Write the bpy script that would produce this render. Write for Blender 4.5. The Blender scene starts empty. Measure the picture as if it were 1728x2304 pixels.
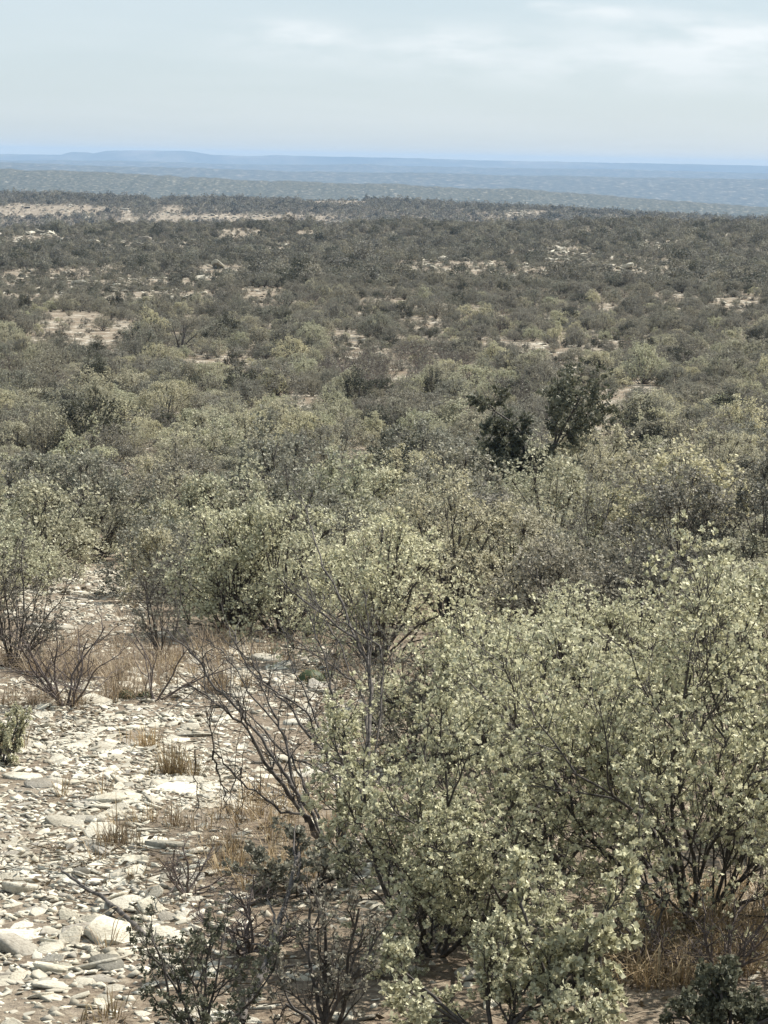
import bpy, math, random
import numpy as np
from mathutils import Matrix, Vector

# ------------------------------------------------------------------ camera, sky, sun, exposure
scene = bpy.context.scene
COL = scene.collection
R = math.radians
F = 4900.0                      # focal length in photograph pixels (1728 x 2304)
PITCH, ROLL = math.atan((1152 - 355) / F), R(1.06)
CAMZ = 1.65
SUN_AZ, SUN_EL = R(52), R(48)   # azimuth to the right of the view direction (+Y)

cam_d = bpy.data.cameras.new('camera')
cam = bpy.data.objects.new('camera', cam_d); COL.objects.link(cam)
cam_d.sensor_fit = 'VERTICAL'; cam_d.sensor_height = 36.0; cam_d.lens = F / 2304 * 36
cam_d.clip_start = 0.1; cam_d.clip_end = 90000
CM = Matrix.Rotation(math.pi / 2 - PITCH, 4, 'X') @ Matrix.Rotation(ROLL, 4, 'Z')
cam.matrix_world = Matrix.Translation((0, 0, CAMZ)) @ CM
scene.camera = cam
CR = np.array(CM.to_3x3())

world = bpy.data.worlds.new('World'); scene.world = world; world.use_nodes = True
wt = world.node_tree; wn = wt.nodes; wl = wt.links
for n in list(wn): wn.remove(n)
def wnode(t, **k):
    n = wn.new(t)
    for a, b in k.items(): setattr(n, a, b)
    return n
def wmath(op, a, b=None, clamp=False):
    n = wnode('ShaderNodeMath', operation=op, use_clamp=clamp)
    for i, v in enumerate((a, b)):
        if v is None: continue
        if isinstance(v, (int, float)): n.inputs[i].default_value = v
        else: wl.new(v, n.inputs[i])
    return n.outputs[0]
sky = wnode('ShaderNodeTexSky', sky_type='NISHITA', sun_disc=False)
sky.sun_elevation = SUN_EL; sky.sun_rotation = SUN_AZ
sky.altitude = 600; sky.air_density = 1.0; sky.dust_density = 1.0; sky.ozone_density = 1.0
tc = wnode('ShaderNodeTexCoord'); sep = wnode('ShaderNodeSeparateXYZ'); wl.new(tc.outputs['Generated'], sep.inputs[0])
# thin high cloud: the view direction projected on a flat layer, stretched sideways
zz = wmath('ADD', wmath('MAXIMUM', sep.outputs[2], 0.0), 0.06)
cu = wmath('DIVIDE', sep.outputs[0], zz); cv = wmath('DIVIDE', sep.outputs[1], zz)
comb = wnode('ShaderNodeCombineXYZ'); wl.new(wmath('MULTIPLY', cu, 0.55), comb.inputs[0]); wl.new(wmath('MULTIPLY', cv, 0.5), comb.inputs[1])
comb.inputs[2].default_value = 3.7
ns = wnode('ShaderNodeTexNoise'); ns.inputs['Scale'].default_value = 1.0; ns.inputs['Detail'].default_value = 6; ns.inputs['Roughness'].default_value = 0.55
wl.new(comb.outputs[0], ns.inputs['Vector'])
thin = wnode('ShaderNodeMapRange'); thin.inputs[1].default_value = 0.42; thin.inputs[2].default_value = 0.75; wl.new(ns.outputs[0], thin.inputs[0])
# the separate soft clouds low over the hills, at their bearing and height
yy = wmath('MAXIMUM', sep.outputs[1], 0.05)
du = wmath('DIVIDE', sep.outputs[0], yy); dv = wmath('DIVIDE', sep.outputs[2], yy)
ns2 = wnode('ShaderNodeTexNoise'); ns2.inputs['Scale'].default_value = 1.0; ns2.inputs['Detail'].default_value = 5
cb2 = wnode('ShaderNodeCombineXYZ'); wl.new(wmath('MULTIPLY', du, 26), cb2.inputs[0]); wl.new(wmath('MULTIPLY', dv, 95), cb2.inputs[1]); wl.new(cb2.outputs[0], ns2.inputs['Vector'])
tot = None
for px, py, rx, ry, amp in ((655, 92, 130, 34, 1.0), (985, 108, 120, 34, 0.8), (1320, 38, 120, 16, 0.7), (1170, 22, 60, 10, .5),
                            (1560, 95, 330, 62, 0.75), (1300, 160, 420, 45, 0.55), (1680, 100, 160, 30, .6)):
    u0 = (px - 864) / F; v0 = (355 + (px - 864) * .0185 - py) / F
    a = wmath('POWER', wmath('DIVIDE', wmath('SUBTRACT', du, u0), rx / F), 2.0)
    b = wmath('POWER', wmath('DIVIDE', wmath('SUBTRACT', dv, v0), ry / F), 2.0)
    g = wmath('MULTIPLY', wmath('EXPONENT', wmath('MULTIPLY', wmath('ADD', a, b), -0.9)), amp)
    tot = g if tot is None else wmath('ADD', tot, g)
mod = wnode('ShaderNodeMapRange'); mod.inputs[1].default_value = 0.36; mod.inputs[2].default_value = 0.6; mod.inputs[3].default_value = 0.1; wl.new(ns2.outputs[0], mod.inputs[0])
fac = wmath('ADD', wmath('MULTIPLY', wmath('MULTIPLY', tot, mod.outputs[0]), 0.85), wmath('MULTIPLY', thin.outputs[0], 0.22), clamp=True)
# under a thin milky veil the blue is washed out
veil = wnode('ShaderNodeMix', data_type='RGBA'); veil.inputs[0].default_value = 0.78
wl.new(sky.outputs[0], veil.inputs[6]); veil.inputs[7].default_value = (4.05, 4.75, 5.25, 1)
cm = wnode('ShaderNodeMix', data_type='RGBA'); wl.new(fac, cm.inputs[0]); wl.new(veil.outputs[2], cm.inputs[6]); cm.inputs[7].default_value = (6.1, 6.5, 6.7, 1)
bg = wnode('ShaderNodeBackground'); bg.inputs[1].default_value = 0.089; wl.new(cm.outputs[2], bg.inputs[0])
wo = wnode('ShaderNodeOutputWorld'); wl.new(bg.outputs[0], wo.inputs[0])

sd = bpy.data.lights.new('sun', 'SUN'); sd.energy = 5.0; sd.angle = R(0.53); sd.color = (1.0, 0.955, 0.885)
sun = bpy.data.objects.new('sun', sd); COL.objects.link(sun)
sdir = Vector((math.sin(SUN_AZ) * math.cos(SUN_EL), math.cos(SUN_AZ) * math.cos(SUN_EL), math.sin(SUN_EL)))
sun.rotation_euler = sdir.to_track_quat('Z', 'Y').to_euler(); sun.location = (10, 10, 30)

vs = scene.view_settings
vs.view_transform = 'Standard'; vs.look = 'None'; vs.gamma = 1.0; vs.use_curve_mapping = False
vs.exposure = 0.75
scene.cycles.max_bounces = 6; scene.cycles.diffuse_bounces = 3; scene.cycles.transmission_bounces = 3
scene.cycles.volume_bounces = 0; scene.cycles.use_denoising = True

# ------------------------------------------------------------------ maths helpers
def hash2(ix, iy, seed):
    h = (ix.astype(np.int64) * 374761393 + iy.astype(np.int64) * 668265263 + seed * 1274126177) & 0x7fffffff
    h = ((h ^ (h >> 13)) * 1274126177) & 0x7fffffff
    return ((h ^ (h >> 16)) & 0xffff) / 65535.0
def vnoise(x, y, seed=0):
    x = np.asarray(x, float); y = np.asarray(y, float)
    ix = np.floor(x); iy = np.floor(y); fx = x - ix; fy = y - iy
    fx = fx * fx * (3 - 2 * fx); fy = fy * fy * (3 - 2 * fy)
    a = hash2(ix, iy, seed); b = hash2(ix + 1, iy, seed); c = hash2(ix, iy + 1, seed); d = hash2(ix + 1, iy + 1, seed)
    return (a * (1 - fx) + b * fx) * (1 - fy) + (c * (1 - fx) + d * fx) * fy * 1.0 - 0.5
def fbm(x, y, seed=0, o=4):
    s = 0; a = 1.0
    for i in range(o):
        s = s + a * vnoise(np.asarray(x) * 2 ** i + 17.3 * i, np.asarray(y) * 2 ** i - 9.1 * i, seed + i); a *= 0.5
    return s
def sstep(a, b, x):
    t = np.clip((np.asarray(x, float) - a) / (b - a), 0, 1); return t * t * (3 - 2 * t)
KY = np.array([-27000, -400, -60, -15, 0, 5, 10, 20, 30, 42, 65, 95, 135, 190, 260, 340, 385, 450, 540, 680, 790, 860, 940, 1060, 1400, 2200, 4000, 9000, 16000, 27000.])
KZ = np.array([-60, -25, 0.9, 0.5, 0, -0.62, -1.28, -2.62, -4.0, -5.35, -6.9, -7.8, -8.6, -9.2, -9.6, -9.9, -10.8, -18, -29, -31, -23, -18.2, -17, -25, -48, -80, -100, -115, -130, -140.])
def _slopes():
    d = np.diff(KZ) / np.diff(KY); m = np.zeros(len(KY)); m[0] = d[0]; m[-1] = d[-1]
    for i in range(1, len(KY) - 1):
        m[i] = 0 if d[i - 1] * d[i] <= 0 else 2 * d[i - 1] * d[i] / (d[i - 1] + d[i])
    return m
KM = _slopes()
def profile(y):
    y = np.clip(np.asarray(y, float), KY[0], KY[-1]); i = np.clip(np.searchsorted(KY, y, 'right') - 1, 0, len(KY) - 2)
    h = KY[i + 1] - KY[i]; t = (y - KY[i]) / h
    return ((2 * t**3 - 3 * t**2 + 1) * KZ[i] + (t**3 - 2 * t**2 + t) * h * KM[i] + (-2 * t**3 + 3 * t**2) * KZ[i + 1] + (t**3 - t**2) * h * KM[i + 1])
def ground_z(x, y):
    x = np.asarray(x, float); y = np.asarray(y, float)
    r = np.hypot(x, y)
    z = profile(y + 9 * fbm(x / 60, y / 60, 5, 2) * sstep(50, 170, r) + 40 * vnoise(x / 150, 3.3, 9) * sstep(200, 380, r))
    z = z + 0.028 * np.clip(x, -130, 130) * sstep(100, 350, y) * (1 - sstep(420, 560, y))
    z = z - 0.03 * np.clip(x, 0, 260) * sstep(600, 850, y) * (1 - sstep(1100, 1500, y))
    z = z + 0.10 * fbm(x / 1.7, y / 1.7, 21, 2) * (1 - sstep(60, 200, r)) + 0.35 * fbm(x / 9, y / 9, 31, 2) * sstep(8, 36, r) * (1 - sstep(900, 2500, r))
    z = z + 1.3 * fbm(x / 45, y / 45, 41, 3) * sstep(60, 200, r) + 10 * fbm(x / 700, y / 700, 51, 3) * sstep(1300, 3500, r)
    return z
def ray(px, py):
    d = CR @ np.array([(px - 864) / F, -(py - 1152) / F, -1.0]); return d / np.linalg.norm(d)
def on_ground(px, py):
    d = ray(px, py); o = np.array([0, 0, CAMZ]); ts = np.geomspace(2, 900, 160)
    for _ in range(2):
        P = o + d[None] * ts[:, None]; below = P[:, 2] < ground_z(P[:, 0], P[:, 1])
        k = int(np.argmax(below)) if below.any() else len(ts) - 1
        ts = np.linspace(ts[max(k - 1, 0)], ts[k], 60)
    return P[k]
def at_depth(px, py, depth):           # a point on the pixel's ray, at a given distance along +Y
    d = ray(px, py); return np.array([0, 0, CAMZ]) + d * (depth / d[1])
def project(P):
    Q = (np.atleast_2d(P) - np.array([0, 0, CAMZ])) @ CR
    return 864 + F * Q[:, 0] / -Q[:, 2], 1152 - F * Q[:, 1] / -Q[:, 2]
def norm(v): return v / (np.linalg.norm(v, axis=-1, keepdims=True) + 1e-9)

# ------------------------------------------------------------------ mesh helpers
def mesh(name, V, faces, mats, smooth=False):
    """faces: list of (index array (n,k), material index)"""
    me = bpy.data.meshes.new(name)
    V = np.asarray(V, np.float32); me.vertices.add(len(V)); me.vertices.foreach_set('co', V.ravel())
    faces = [(np.asarray(f, np.int32), m) for f, m in faces if len(f)]
    nl = sum(f.size for f, m in faces); npoly = sum(len(f) for f, m in faces)
    me.loops.add(nl); me.polygons.add(npoly)
    me.loops.foreach_set('vertex_index', np.concatenate([f.ravel() for f, m in faces]))
    tot = np.concatenate([np.full(len(f), f.shape[1], np.int32) for f, m in faces])
    me.polygons.foreach_set('loop_start', np.concatenate([[0], np.cumsum(tot)[:-1]]).astype(np.int32))
    me.polygons.foreach_set('material_index', np.concatenate([np.full(len(f), m, np.int32) for f, m in faces]))
    if smooth: me.polygons.foreach_set('use_smooth', np.ones(npoly, bool))
    me.update(calc_edges=True); me.validate()
    for m in mats: me.materials.append(m)
    return me
def add(name, me, parent=None, loc=(0, 0, 0), rz=0, sc=1, **props):
    o = bpy.data.objects.new(name, me); COL.objects.link(o)
    o.location = [float(v) for v in loc]; o.rotation_euler = (0, 0, rz); o.scale = (sc, sc, sc) if isinstance(sc, (int, float)) else sc
    if parent: o.parent = parent
    for k, v in props.items():
        if v is not None: o[k] = v
    return o
class Tubes:
    def __init__(s): s.V = []; s.F = []; s.n = 0
    def add(s, pts, r0, r1, k=5, cap=True):
        pts = np.asarray(pts, float); n = len(pts)
        t = norm(np.gradient(pts, axis=0)); a = np.array([0.31, 0.82, 0.48])
        u = norm(np.cross(t, a)); v = np.cross(t, u)
        ang = np.arange(k) * 2 * math.pi / k; rad = np.linspace(r0, r1, n) if np.isscalar(r0) else np.asarray(r0)
        ring = pts[:, None] + rad[:, None, None] * (np.cos(ang)[None, :, None] * u[:, None] + np.sin(ang)[None, :, None] * v[:, None])
        s.V.append(ring.reshape(-1, 3))
        i = (np.arange(n - 1)[:, None] * k + np.arange(k)[None]).ravel(); j = (np.arange(n - 1)[:, None] * k + (np.arange(k)[None] + 1) % k).ravel()
        s.F.append(np.stack([i, j, j + k, i + k], 1) + s.n); s.n += n * k
    def get(s): return (np.concatenate(s.V), np.concatenate(s.F)) if s.V else (np.zeros((0, 3)), np.zeros((0, 4), int))

# ------------------------------------------------------------------ materials
def material(name):
    m = bpy.data.materials.new(name); m.use_nodes = True
    for n in list(m.node_tree.nodes): m.node_tree.nodes.remove(n)
    return m, m.node_tree.nodes, m.node_tree.links
def N(nodes, t, **k):
    n = nodes.new(t)
    for a, b in k.items(): setattr(n, a, b)
    return n
def rnd_value(nd, lk, island=True):
    oi = N(nd, 'ShaderNodeObjectInfo')
    if not island: return oi.outputs['Random'], oi.outputs['Random']
    ge = N(nd, 'ShaderNodeNewGeometry'); ad = N(nd, 'ShaderNodeMath', operation='ADD'); fr = N(nd, 'ShaderNodeMath', operation='FRACT')
    lk.new(ge.outputs['Random Per Island'], ad.inputs[0]); lk.new(oi.outputs['Random'], ad.inputs[1]); lk.new(ad.outputs[0], fr.inputs[0])
    return fr.outputs[0], oi.outputs['Random']
def ramp(nd, lk, src, stops):
    r = N(nd, 'ShaderNodeValToRGB'); e = r.color_ramp.elements
    while len(e) < len(stops): e.new(0.5)
    for el, (p, c) in zip(e, stops): el.position = p; el.color = (*c, 1)
    lk.new(src, r.inputs[0]); return r.outputs[0]
def leaf_mat(name, stops, tint, transl=0.28):
    m, nd, lk = material(name); isl, ob = rnd_value(nd, lk)
    c = ramp(nd, lk, isl, stops)
    t = ramp(nd, lk, ob, tint)
    mx = N(nd, 'ShaderNodeMix', data_type='RGBA', blend_type='MULTIPLY'); mx.inputs[0].default_value = 1
    lk.new(c, mx.inputs[6]); lk.new(t, mx.inputs[7])
    p = N(nd, 'ShaderNodeBsdfPrincipled'); p.inputs['Roughness'].default_value = 0.6; p.inputs['Specular IOR Level'].default_value = 0.25; lk.new(mx.outputs[2], p.inputs['Base Color'])
    tr = N(nd, 'ShaderNodeBsdfTranslucent'); lk.new(mx.outputs[2], tr.inputs[0])
    ms = N(nd, 'ShaderNodeMixShader'); ms.inputs[0].default_value = transl; lk.new(p.outputs[0], ms.inputs[1]); lk.new(tr.outputs[0], ms.inputs[2])
    o = N(nd, 'ShaderNodeOutputMaterial'); lk.new(ms.outputs[0], o.inputs[0]); return m
M = {}
TW = [(0, (.70, .70, .64)), (.25, (.98, .96, .90)), (.5, (.93, .96, .86)), (.75, (1.2, 1.16, 1.0)), (1, (.88, .85, .80))]
NT = [(0, (.92, .92, .90)), (1, (1.06, 1.05, 1.0))]
M['silver'] = leaf_mat('silver_leaf', [(0, (0.24, 0.231, 0.172)), (0.5, (0.43, 0.413, 0.315)), (1, (0.63, 0.605, 0.46))], TW, .3)
M['pale'] = leaf_mat('pale_leaf', [(0, (0.22, 0.212, 0.15)), (0.42, (0.50, 0.488, 0.335)), (1, (0.78, 0.755, 0.54))], NT, .3)
M['scrub'] = leaf_mat('far_scrub_leaf', [(0, (0.09, 0.087, 0.073)), (0.6, (0.165, 0.158, 0.132)), (1, (0.26, 0.248, 0.205))], TW, .2)
M['evergreen'] = leaf_mat('evergreen_leaf', [(0, (0.07, 0.075, 0.05)), (1, (0.20, 0.20, 0.14))], NT, .25)
M['olive'] = leaf_mat('olive_leaf', [(0, (0.135, 0.129, 0.11)), (0.6, (0.245, 0.234, 0.20)), (1, (0.375, 0.358, 0.30))], TW, .28)
M['dark'] = leaf_mat('dark_leaf', [(0, (0.04, 0.042, 0.031)), (0.6, (0.075, 0.077, 0.055)), (1, (0.13, 0.128, 0.095))], TW, .2)
M['straw'] = leaf_mat('dry_straw', [(0, (0.20, 0.14, 0.085)), (0.6, (0.36, 0.27, 0.16)), (1, (0.50, 0.40, 0.25))], TW, 0.2)
M['russet'] = leaf_mat('russet_straw', [(0, (0.15, 0.11, 0.08)), (0.6, (0.28, 0.215, 0.15)), (1, (0.42, 0.345, 0.245))], TW, 0.2)
M['litter'] = leaf_mat('dead_litter', [(0, (0.08, 0.06, 0.045)), (0.6, (0.18, 0.135, 0.095)), (1, (0.32, 0.26, 0.19))], TW, 0.05)
def bark_mat(name, a, b, scale=60):
    m, nd, lk = material(name); isl, ob = rnd_value(nd, lk)
    tcn = N(nd, 'ShaderNodeTexCoord'); no = N(nd, 'ShaderNodeTexNoise'); no.inputs['Scale'].default_value = scale; no.inputs['Detail'].default_value = 3
    lk.new(tcn.outputs['Object'], no.inputs['Vector'])
    c = ramp(nd, lk, no.outputs[0], [(0.35, a), (0.68, b)])
    p = N(nd, 'ShaderNodeBsdfPrincipled'); p.inputs['Roughness'].default_value = 0.75; p.inputs['Specular IOR Level'].default_value = 0.3; lk.new(c, p.inputs['Base Color'])
    bp = N(nd, 'ShaderNodeBump'); bp.inputs['Strength'].default_value = 0.5; bp.inputs['Distance'].default_value = 0.004; lk.new(no.outputs[0], bp.inputs['Height']); lk.new(bp.outputs[0], p.inputs['Normal'])
    o = N(nd, 'ShaderNodeOutputMaterial'); lk.new(p.outputs[0], o.inputs[0]); return m
M['bark'] = bark_mat('dark_bark', (0.035, 0.03, 0.026), (0.11, 0.095, 0.08))
M['grey_bark'] = bark_mat('grey_bark', (0.03, 0.026, 0.023), (0.14, 0.122, 0.105), 40)
M['twig'] = bark_mat('brown_twig', (0.07, 0.055, 0.048), (0.15, 0.12, 0.105))
M['cactus'] = leaf_mat('cactus_green', [(0, (0.03, 0.045, 0.02)), (1, (0.07, 0.09, 0.045))], TW, 0.0)

def stone_mat(name, lo=0.46, hi=0.74):
    m, nd, lk = material(name); isl, ob = rnd_value(nd, lk)
    c = ramp(nd, lk, isl, [(0, (lo * .7, lo * .65, lo * .56)), (0.2, (lo, lo * .945, lo * .79)), (0.7, (.6 * hi + .4 * lo, (.6 * hi + .4 * lo) * .945, (.6 * hi + .4 * lo) * .785)), (1, (hi, hi * .95, hi * .785))])
    tcn = N(nd, 'ShaderNodeTexCoord'); no = N(nd, 'ShaderNodeTexNoise'); no.inputs['Scale'].default_value = 14; no.inputs['Detail'].default_value = 7; no.inputs['Roughness'].default_value = .65
    lk.new(tcn.outputs['Object'], no.inputs['Vector'])
    st = ramp(nd, lk, no.outputs[0], [(0.3, (0.42, 0.39, 0.36)), (0.5, (0.9, 0.89, 0.87)), (0.7, (1, 1, 1))])
    mx0 = N(nd, 'ShaderNodeMix', data_type='RGBA', blend_type='MULTIPLY'); mx0.inputs[0].default_value = .85; lk.new(c, mx0.inputs[6]); lk.new(st, mx0.inputs[7])
    n2 = N(nd, 'ShaderNodeTexNoise'); n2.inputs['Scale'].default_value = 5; n2.inputs['Detail'].default_value = 4; ge = N(nd, 'ShaderNodeNewGeometry'); lk.new(ge.outputs['Position'], n2.inputs['Vector'])
    li = ramp(nd, lk, n2.outputs[0], [(.36, (.55, .52, .47)), (.5, (.92, .9, .86)), (.62, (1, 1, 1))])      # grey crust in patches
    mx = N(nd, 'ShaderNodeMix', data_type='RGBA', blend_type='MULTIPLY'); mx.inputs[0].default_value = .7; lk.new(mx0.outputs[2], mx.inputs[6]); lk.new(li, mx.inputs[7])
    p = N(nd, 'ShaderNodeBsdfPrincipled'); p.inputs['Roughness'].default_value = 0.85; p.inputs['Specular IOR Level'].default_value = .25; lk.new(mx.outputs[2], p.inputs['Base Color'])
    bp = N(nd, 'ShaderNodeBump'); bp.inputs['Strength'].default_value = .6; bp.inputs['Distance'].default_value = .012; lk.new(no.outputs[0], bp.inputs['Height']); lk.new(bp.outputs[0], p.inputs['Normal'])
    o = N(nd, 'ShaderNodeOutputMaterial'); lk.new(p.outputs[0], o.inputs[0]); return m
M['stone'] = stone_mat('limestone'); M['grey_stone'] = stone_mat('weathered_limestone', .16, .34)

def ground_mat():
    m, nd, lk = material('stony_soil')
    ge = N(nd, 'ShaderNodeNewGeometry')
    def noise(scale, det, rough=.6):
        n = N(nd, 'ShaderNodeTexNoise'); n.inputs['Scale'].default_value = scale; n.inputs['Detail'].default_value = det; n.inputs['Roughness'].default_value = rough
        lk.new(ge.outputs['Position'], n.inputs['Vector']); return n.outputs[0]
    big = noise(.045, 5); mid = noise(.9, 6); fine = noise(22, 5, .7)
    soil = ramp(nd, lk, fine, [(0.3, (0.085, 0.065, 0.047)), (0.5, (0.18, 0.14, 0.10)), (0.66, (0.31, 0.26, 0.19)), (0.8, (.50, .45, .36))])
    pale = ramp(nd, lk, mid, [(0.3, (0.17, 0.145, 0.11)), (0.5, (0.33, 0.295, 0.235)), (0.7, (0.50, 0.465, 0.39))])
    fl_ = noise(3.2, 3, .7); pm = N(nd, 'ShaderNodeMix', data_type='RGBA', blend_type='MULTIPLY'); pm.inputs[0].default_value = 1; lk.new(pale, pm.inputs[6])
    lk.new(ramp(nd, lk, fl_, [(.40, (.42, .40, .36)), (.5, (.85, .83, .80)), (.58, (1.0, 1.0, 1.0)), (.64, (1.25, 1.27, 1.3))]), pm.inputs[7]); pale = pm.outputs[2]
    mx = N(nd, 'ShaderNodeMix', data_type='RGBA'); sx = N(nd, 'ShaderNodeSeparateXYZ'); lk.new(ge.outputs['Position'], sx.inputs[0])
    cal = N(nd, 'ShaderNodeMapRange'); cal.inputs[1].default_value = 18; cal.inputs[2].default_value = 80; cal.inputs[3].default_value = .3; lk.new(sx.outputs[1], cal.inputs[0])
    mu = N(nd, 'ShaderNodeMath', operation='MULTIPLY'); lk.new(ramp(nd, lk, mid, [(.36, (0, 0, 0)), (.6, (.85, .85, .85))]), mu.inputs[0]); lk.new(cal.outputs[0], mu.inputs[1]); lk.new(mu.outputs[0], mx.inputs[0]); lk.new(soil, mx.inputs[6]); lk.new(pale, mx.inputs[7])
    # far away the ground is scrub that cannot be told apart: grey-green, with pale outcrops
    far = ramp(nd, lk, big, [(.4, (.07, .072, .05)), (.6, (.11, .108, .075)), (.68, (.2, .185, .14)), (.76, (.36, .33, .27))])
    mr = N(nd, 'ShaderNodeMapRange'); mr.inputs[1].default_value = 1050; mr.inputs[2].default_value = 1400; lk.new(sx.outputs[1], mr.inputs[0])
    m2 = N(nd, 'ShaderNodeMix', data_type='RGBA'); lk.new(mr.outputs[0], m2.inputs[0]); lk.new(mx.outputs[2], m2.inputs[6]); lk.new(far, m2.inputs[7])
    p = N(nd, 'ShaderNodeBsdfPrincipled'); p.inputs['Roughness'].default_value = .95; p.inputs['Specular IOR Level'].default_value = .1; lk.new(m2.outputs[2], p.inputs['Base Color'])
    bp = N(nd, 'ShaderNodeBump'); bp.inputs['Strength'].default_value = .9; bp.inputs['Distance'].default_value = .03; lk.new(fine, bp.inputs['Height']); lk.new(bp.outputs[0], p.inputs['Normal'])
    o = N(nd, 'ShaderNodeOutputMaterial'); lk.new(p.outputs[0], o.inputs[0]); return m
M['ground'] = ground_mat()
def hill_mat(name, scale, pale):
    m, nd, lk = material(name); ge = N(nd, 'ShaderNodeNewGeometry')
    def noise(s, det):
        mp = N(nd, 'ShaderNodeMapping'); mp.inputs['Scale'].default_value = (s, s * .6, s * 3); lk.new(ge.outputs['Position'], mp.inputs[0])
        n = N(nd, 'ShaderNodeTexNoise'); n.inputs['Scale'].default_value = 1; n.inputs['Detail'].default_value = det; n.inputs['Roughness'].default_value = .65; lk.new(mp.outputs[0], n.inputs['Vector']); return n.outputs[0]
    a = noise(scale, 6); c = ramp(nd, lk, a, [(.36, (.055, .06, .042)), (.52, (.09, .092, .065)), (.6, (.14, .135, .1)), (.67, (pale, pale * .93, pale * .8))])
    p = N(nd, 'ShaderNodeBsdfPrincipled'); p.inputs['Roughness'].default_value = 1; p.inputs['Specular IOR Level'].default_value = 0; lk.new(c, p.inputs['Base Color'])
    bp = N(nd, 'ShaderNodeBump'); bp.inputs['Strength'].default_value = 1; bp.inputs['Distance'].default_value = .12 / scale; lk.new(a, bp.inputs['Height']); lk.new(bp.outputs[0], p.inputs['Normal'])
    o = N(nd, 'ShaderNodeOutputMaterial'); lk.new(p.outputs[0], o.inputs[0]); return m

# ------------------------------------------------------------------ ground sheet (polar grid, finer towards the view)
def build_ground():
    ang = np.concatenate([np.linspace(-math.pi, -.45, 70)[:-1], np.linspace(-.42, .42, 240), np.linspace(.45, math.pi, 70)[1:-1]])
    rad = np.concatenate([[0.0], np.geomspace(.8, 13000, 270)])
    A, Rr = np.meshgrid(ang, rad); X = Rr * np.sin(A); Y = Rr * np.cos(A); Z = ground_z(X, Y)
    na = len(ang); V = np.stack([X, Y, Z], -1).reshape(-1, 3)
    i = (np.arange(len(rad) - 1)[:, None] * na + np.arange(na)[None]).ravel(); j = (np.arange(len(rad) - 1)[:, None] * na + (np.arange(na)[None] + 1) % na).ravel()
    Q = np.stack([i, i + na, j + na, j], 1)
    return add('ground', mesh('ground', V, [(Q[na:], 0), (Q[:na, 1:], 0)], [M['ground']], True), kind='structure')
ground = build_ground()

# ------------------------------------------------------------------ far ridges
def ridge(dist, tops, run, base, seed, bump, mat, nu=460, nv=26, fold=.25):
    px = np.linspace(-420, 2150, nu); ty = np.interp(px, [t[0] for t in tops], [t[1] for t in tops])
    ty = ty + bump * fbm(px / 60, px * 0 + 1.5, seed, 3) + .5 * bump * fbm(px / 9, px * 0 + .5, seed + 9, 2)
    P = np.stack([at_depth(a, b, dist) for a, b in zip(px, ty)])
    v = np.linspace(-1, 1, nv); V = np.zeros((nu, nv, 3))
    x = P[:, 0]; wig = fold * run * fbm(x / (run * 1.6), x * 0, seed + 3, 3)
    for k, t in enumerate(v):
        pr = 1 - sstep(0.02, 1.0, abs(t)) ** .8
        f = abs(t) * (1 - abs(t)) * 4
        gully = fold * f * fbm(x / (run * .35), x * 0 + t * .6, seed + 7, 4)
        V[:, k, 0] = x; V[:, k, 1] = dist + t * run + wig * abs(t) + gully * run * .5
        top = P[:, 2]; V[:, k, 2] = base + (top - base) * np.clip(pr + gully * .35 * (abs(t) > .03), 0, 1.0) - (abs(t) > .98) * 3
    i = (np.arange(nu - 1)[:, None] * nv + np.arange(nv - 1)[None]).ravel()
    return add('hill', mesh('hill', V.reshape(-1, 3), [(np.stack([i, i + nv, i + nv + 1, i + 1], 1), 0)], [mat], True), kind='structure')
ridge(2700, [(-420, 362), (0, 379), (300, 391), (560, 404), (850, 415), (1150, 425), (1400, 444), (1728, 466), (2150, 480)], 600, -95, 3, 5, hill_mat('near_hill_scrub', .22, .36))
ridge(5600, [(-420, 366), (0, 366), (160, 371), (420, 376), (700, 386), (1100, 392), (1400, 398), (1728, 404), (2150, 415)], 1300, -150, 4, 2.5, hill_mat('hill_scrub', .06, .28), fold=.4)
ridge(8200, [(-420, 357), (0, 360), (300, 362), (600, 370), (800, 368), (1100, 377), (1400, 380), (1728, 390), (2150, 397)], 1500, -170, 5, 2, hill_mat('far_hill_scrub', .04, .15), fold=.4)
ridge(11000, [(-420, 342), (0, 346), (140, 348), (165, 341), (190, 341), (212, 345), (240, 339), (350, 337), (430, 340), (475, 348), (560, 352), (620, 349), (750, 352), (870, 354), (1100, 360), (1400, 366), (1728, 373), (2150, 380)], 1700, -190, 6, 1.6, hill_mat('horizon_hill_scrub', .003, .18), fold=.3)

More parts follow.
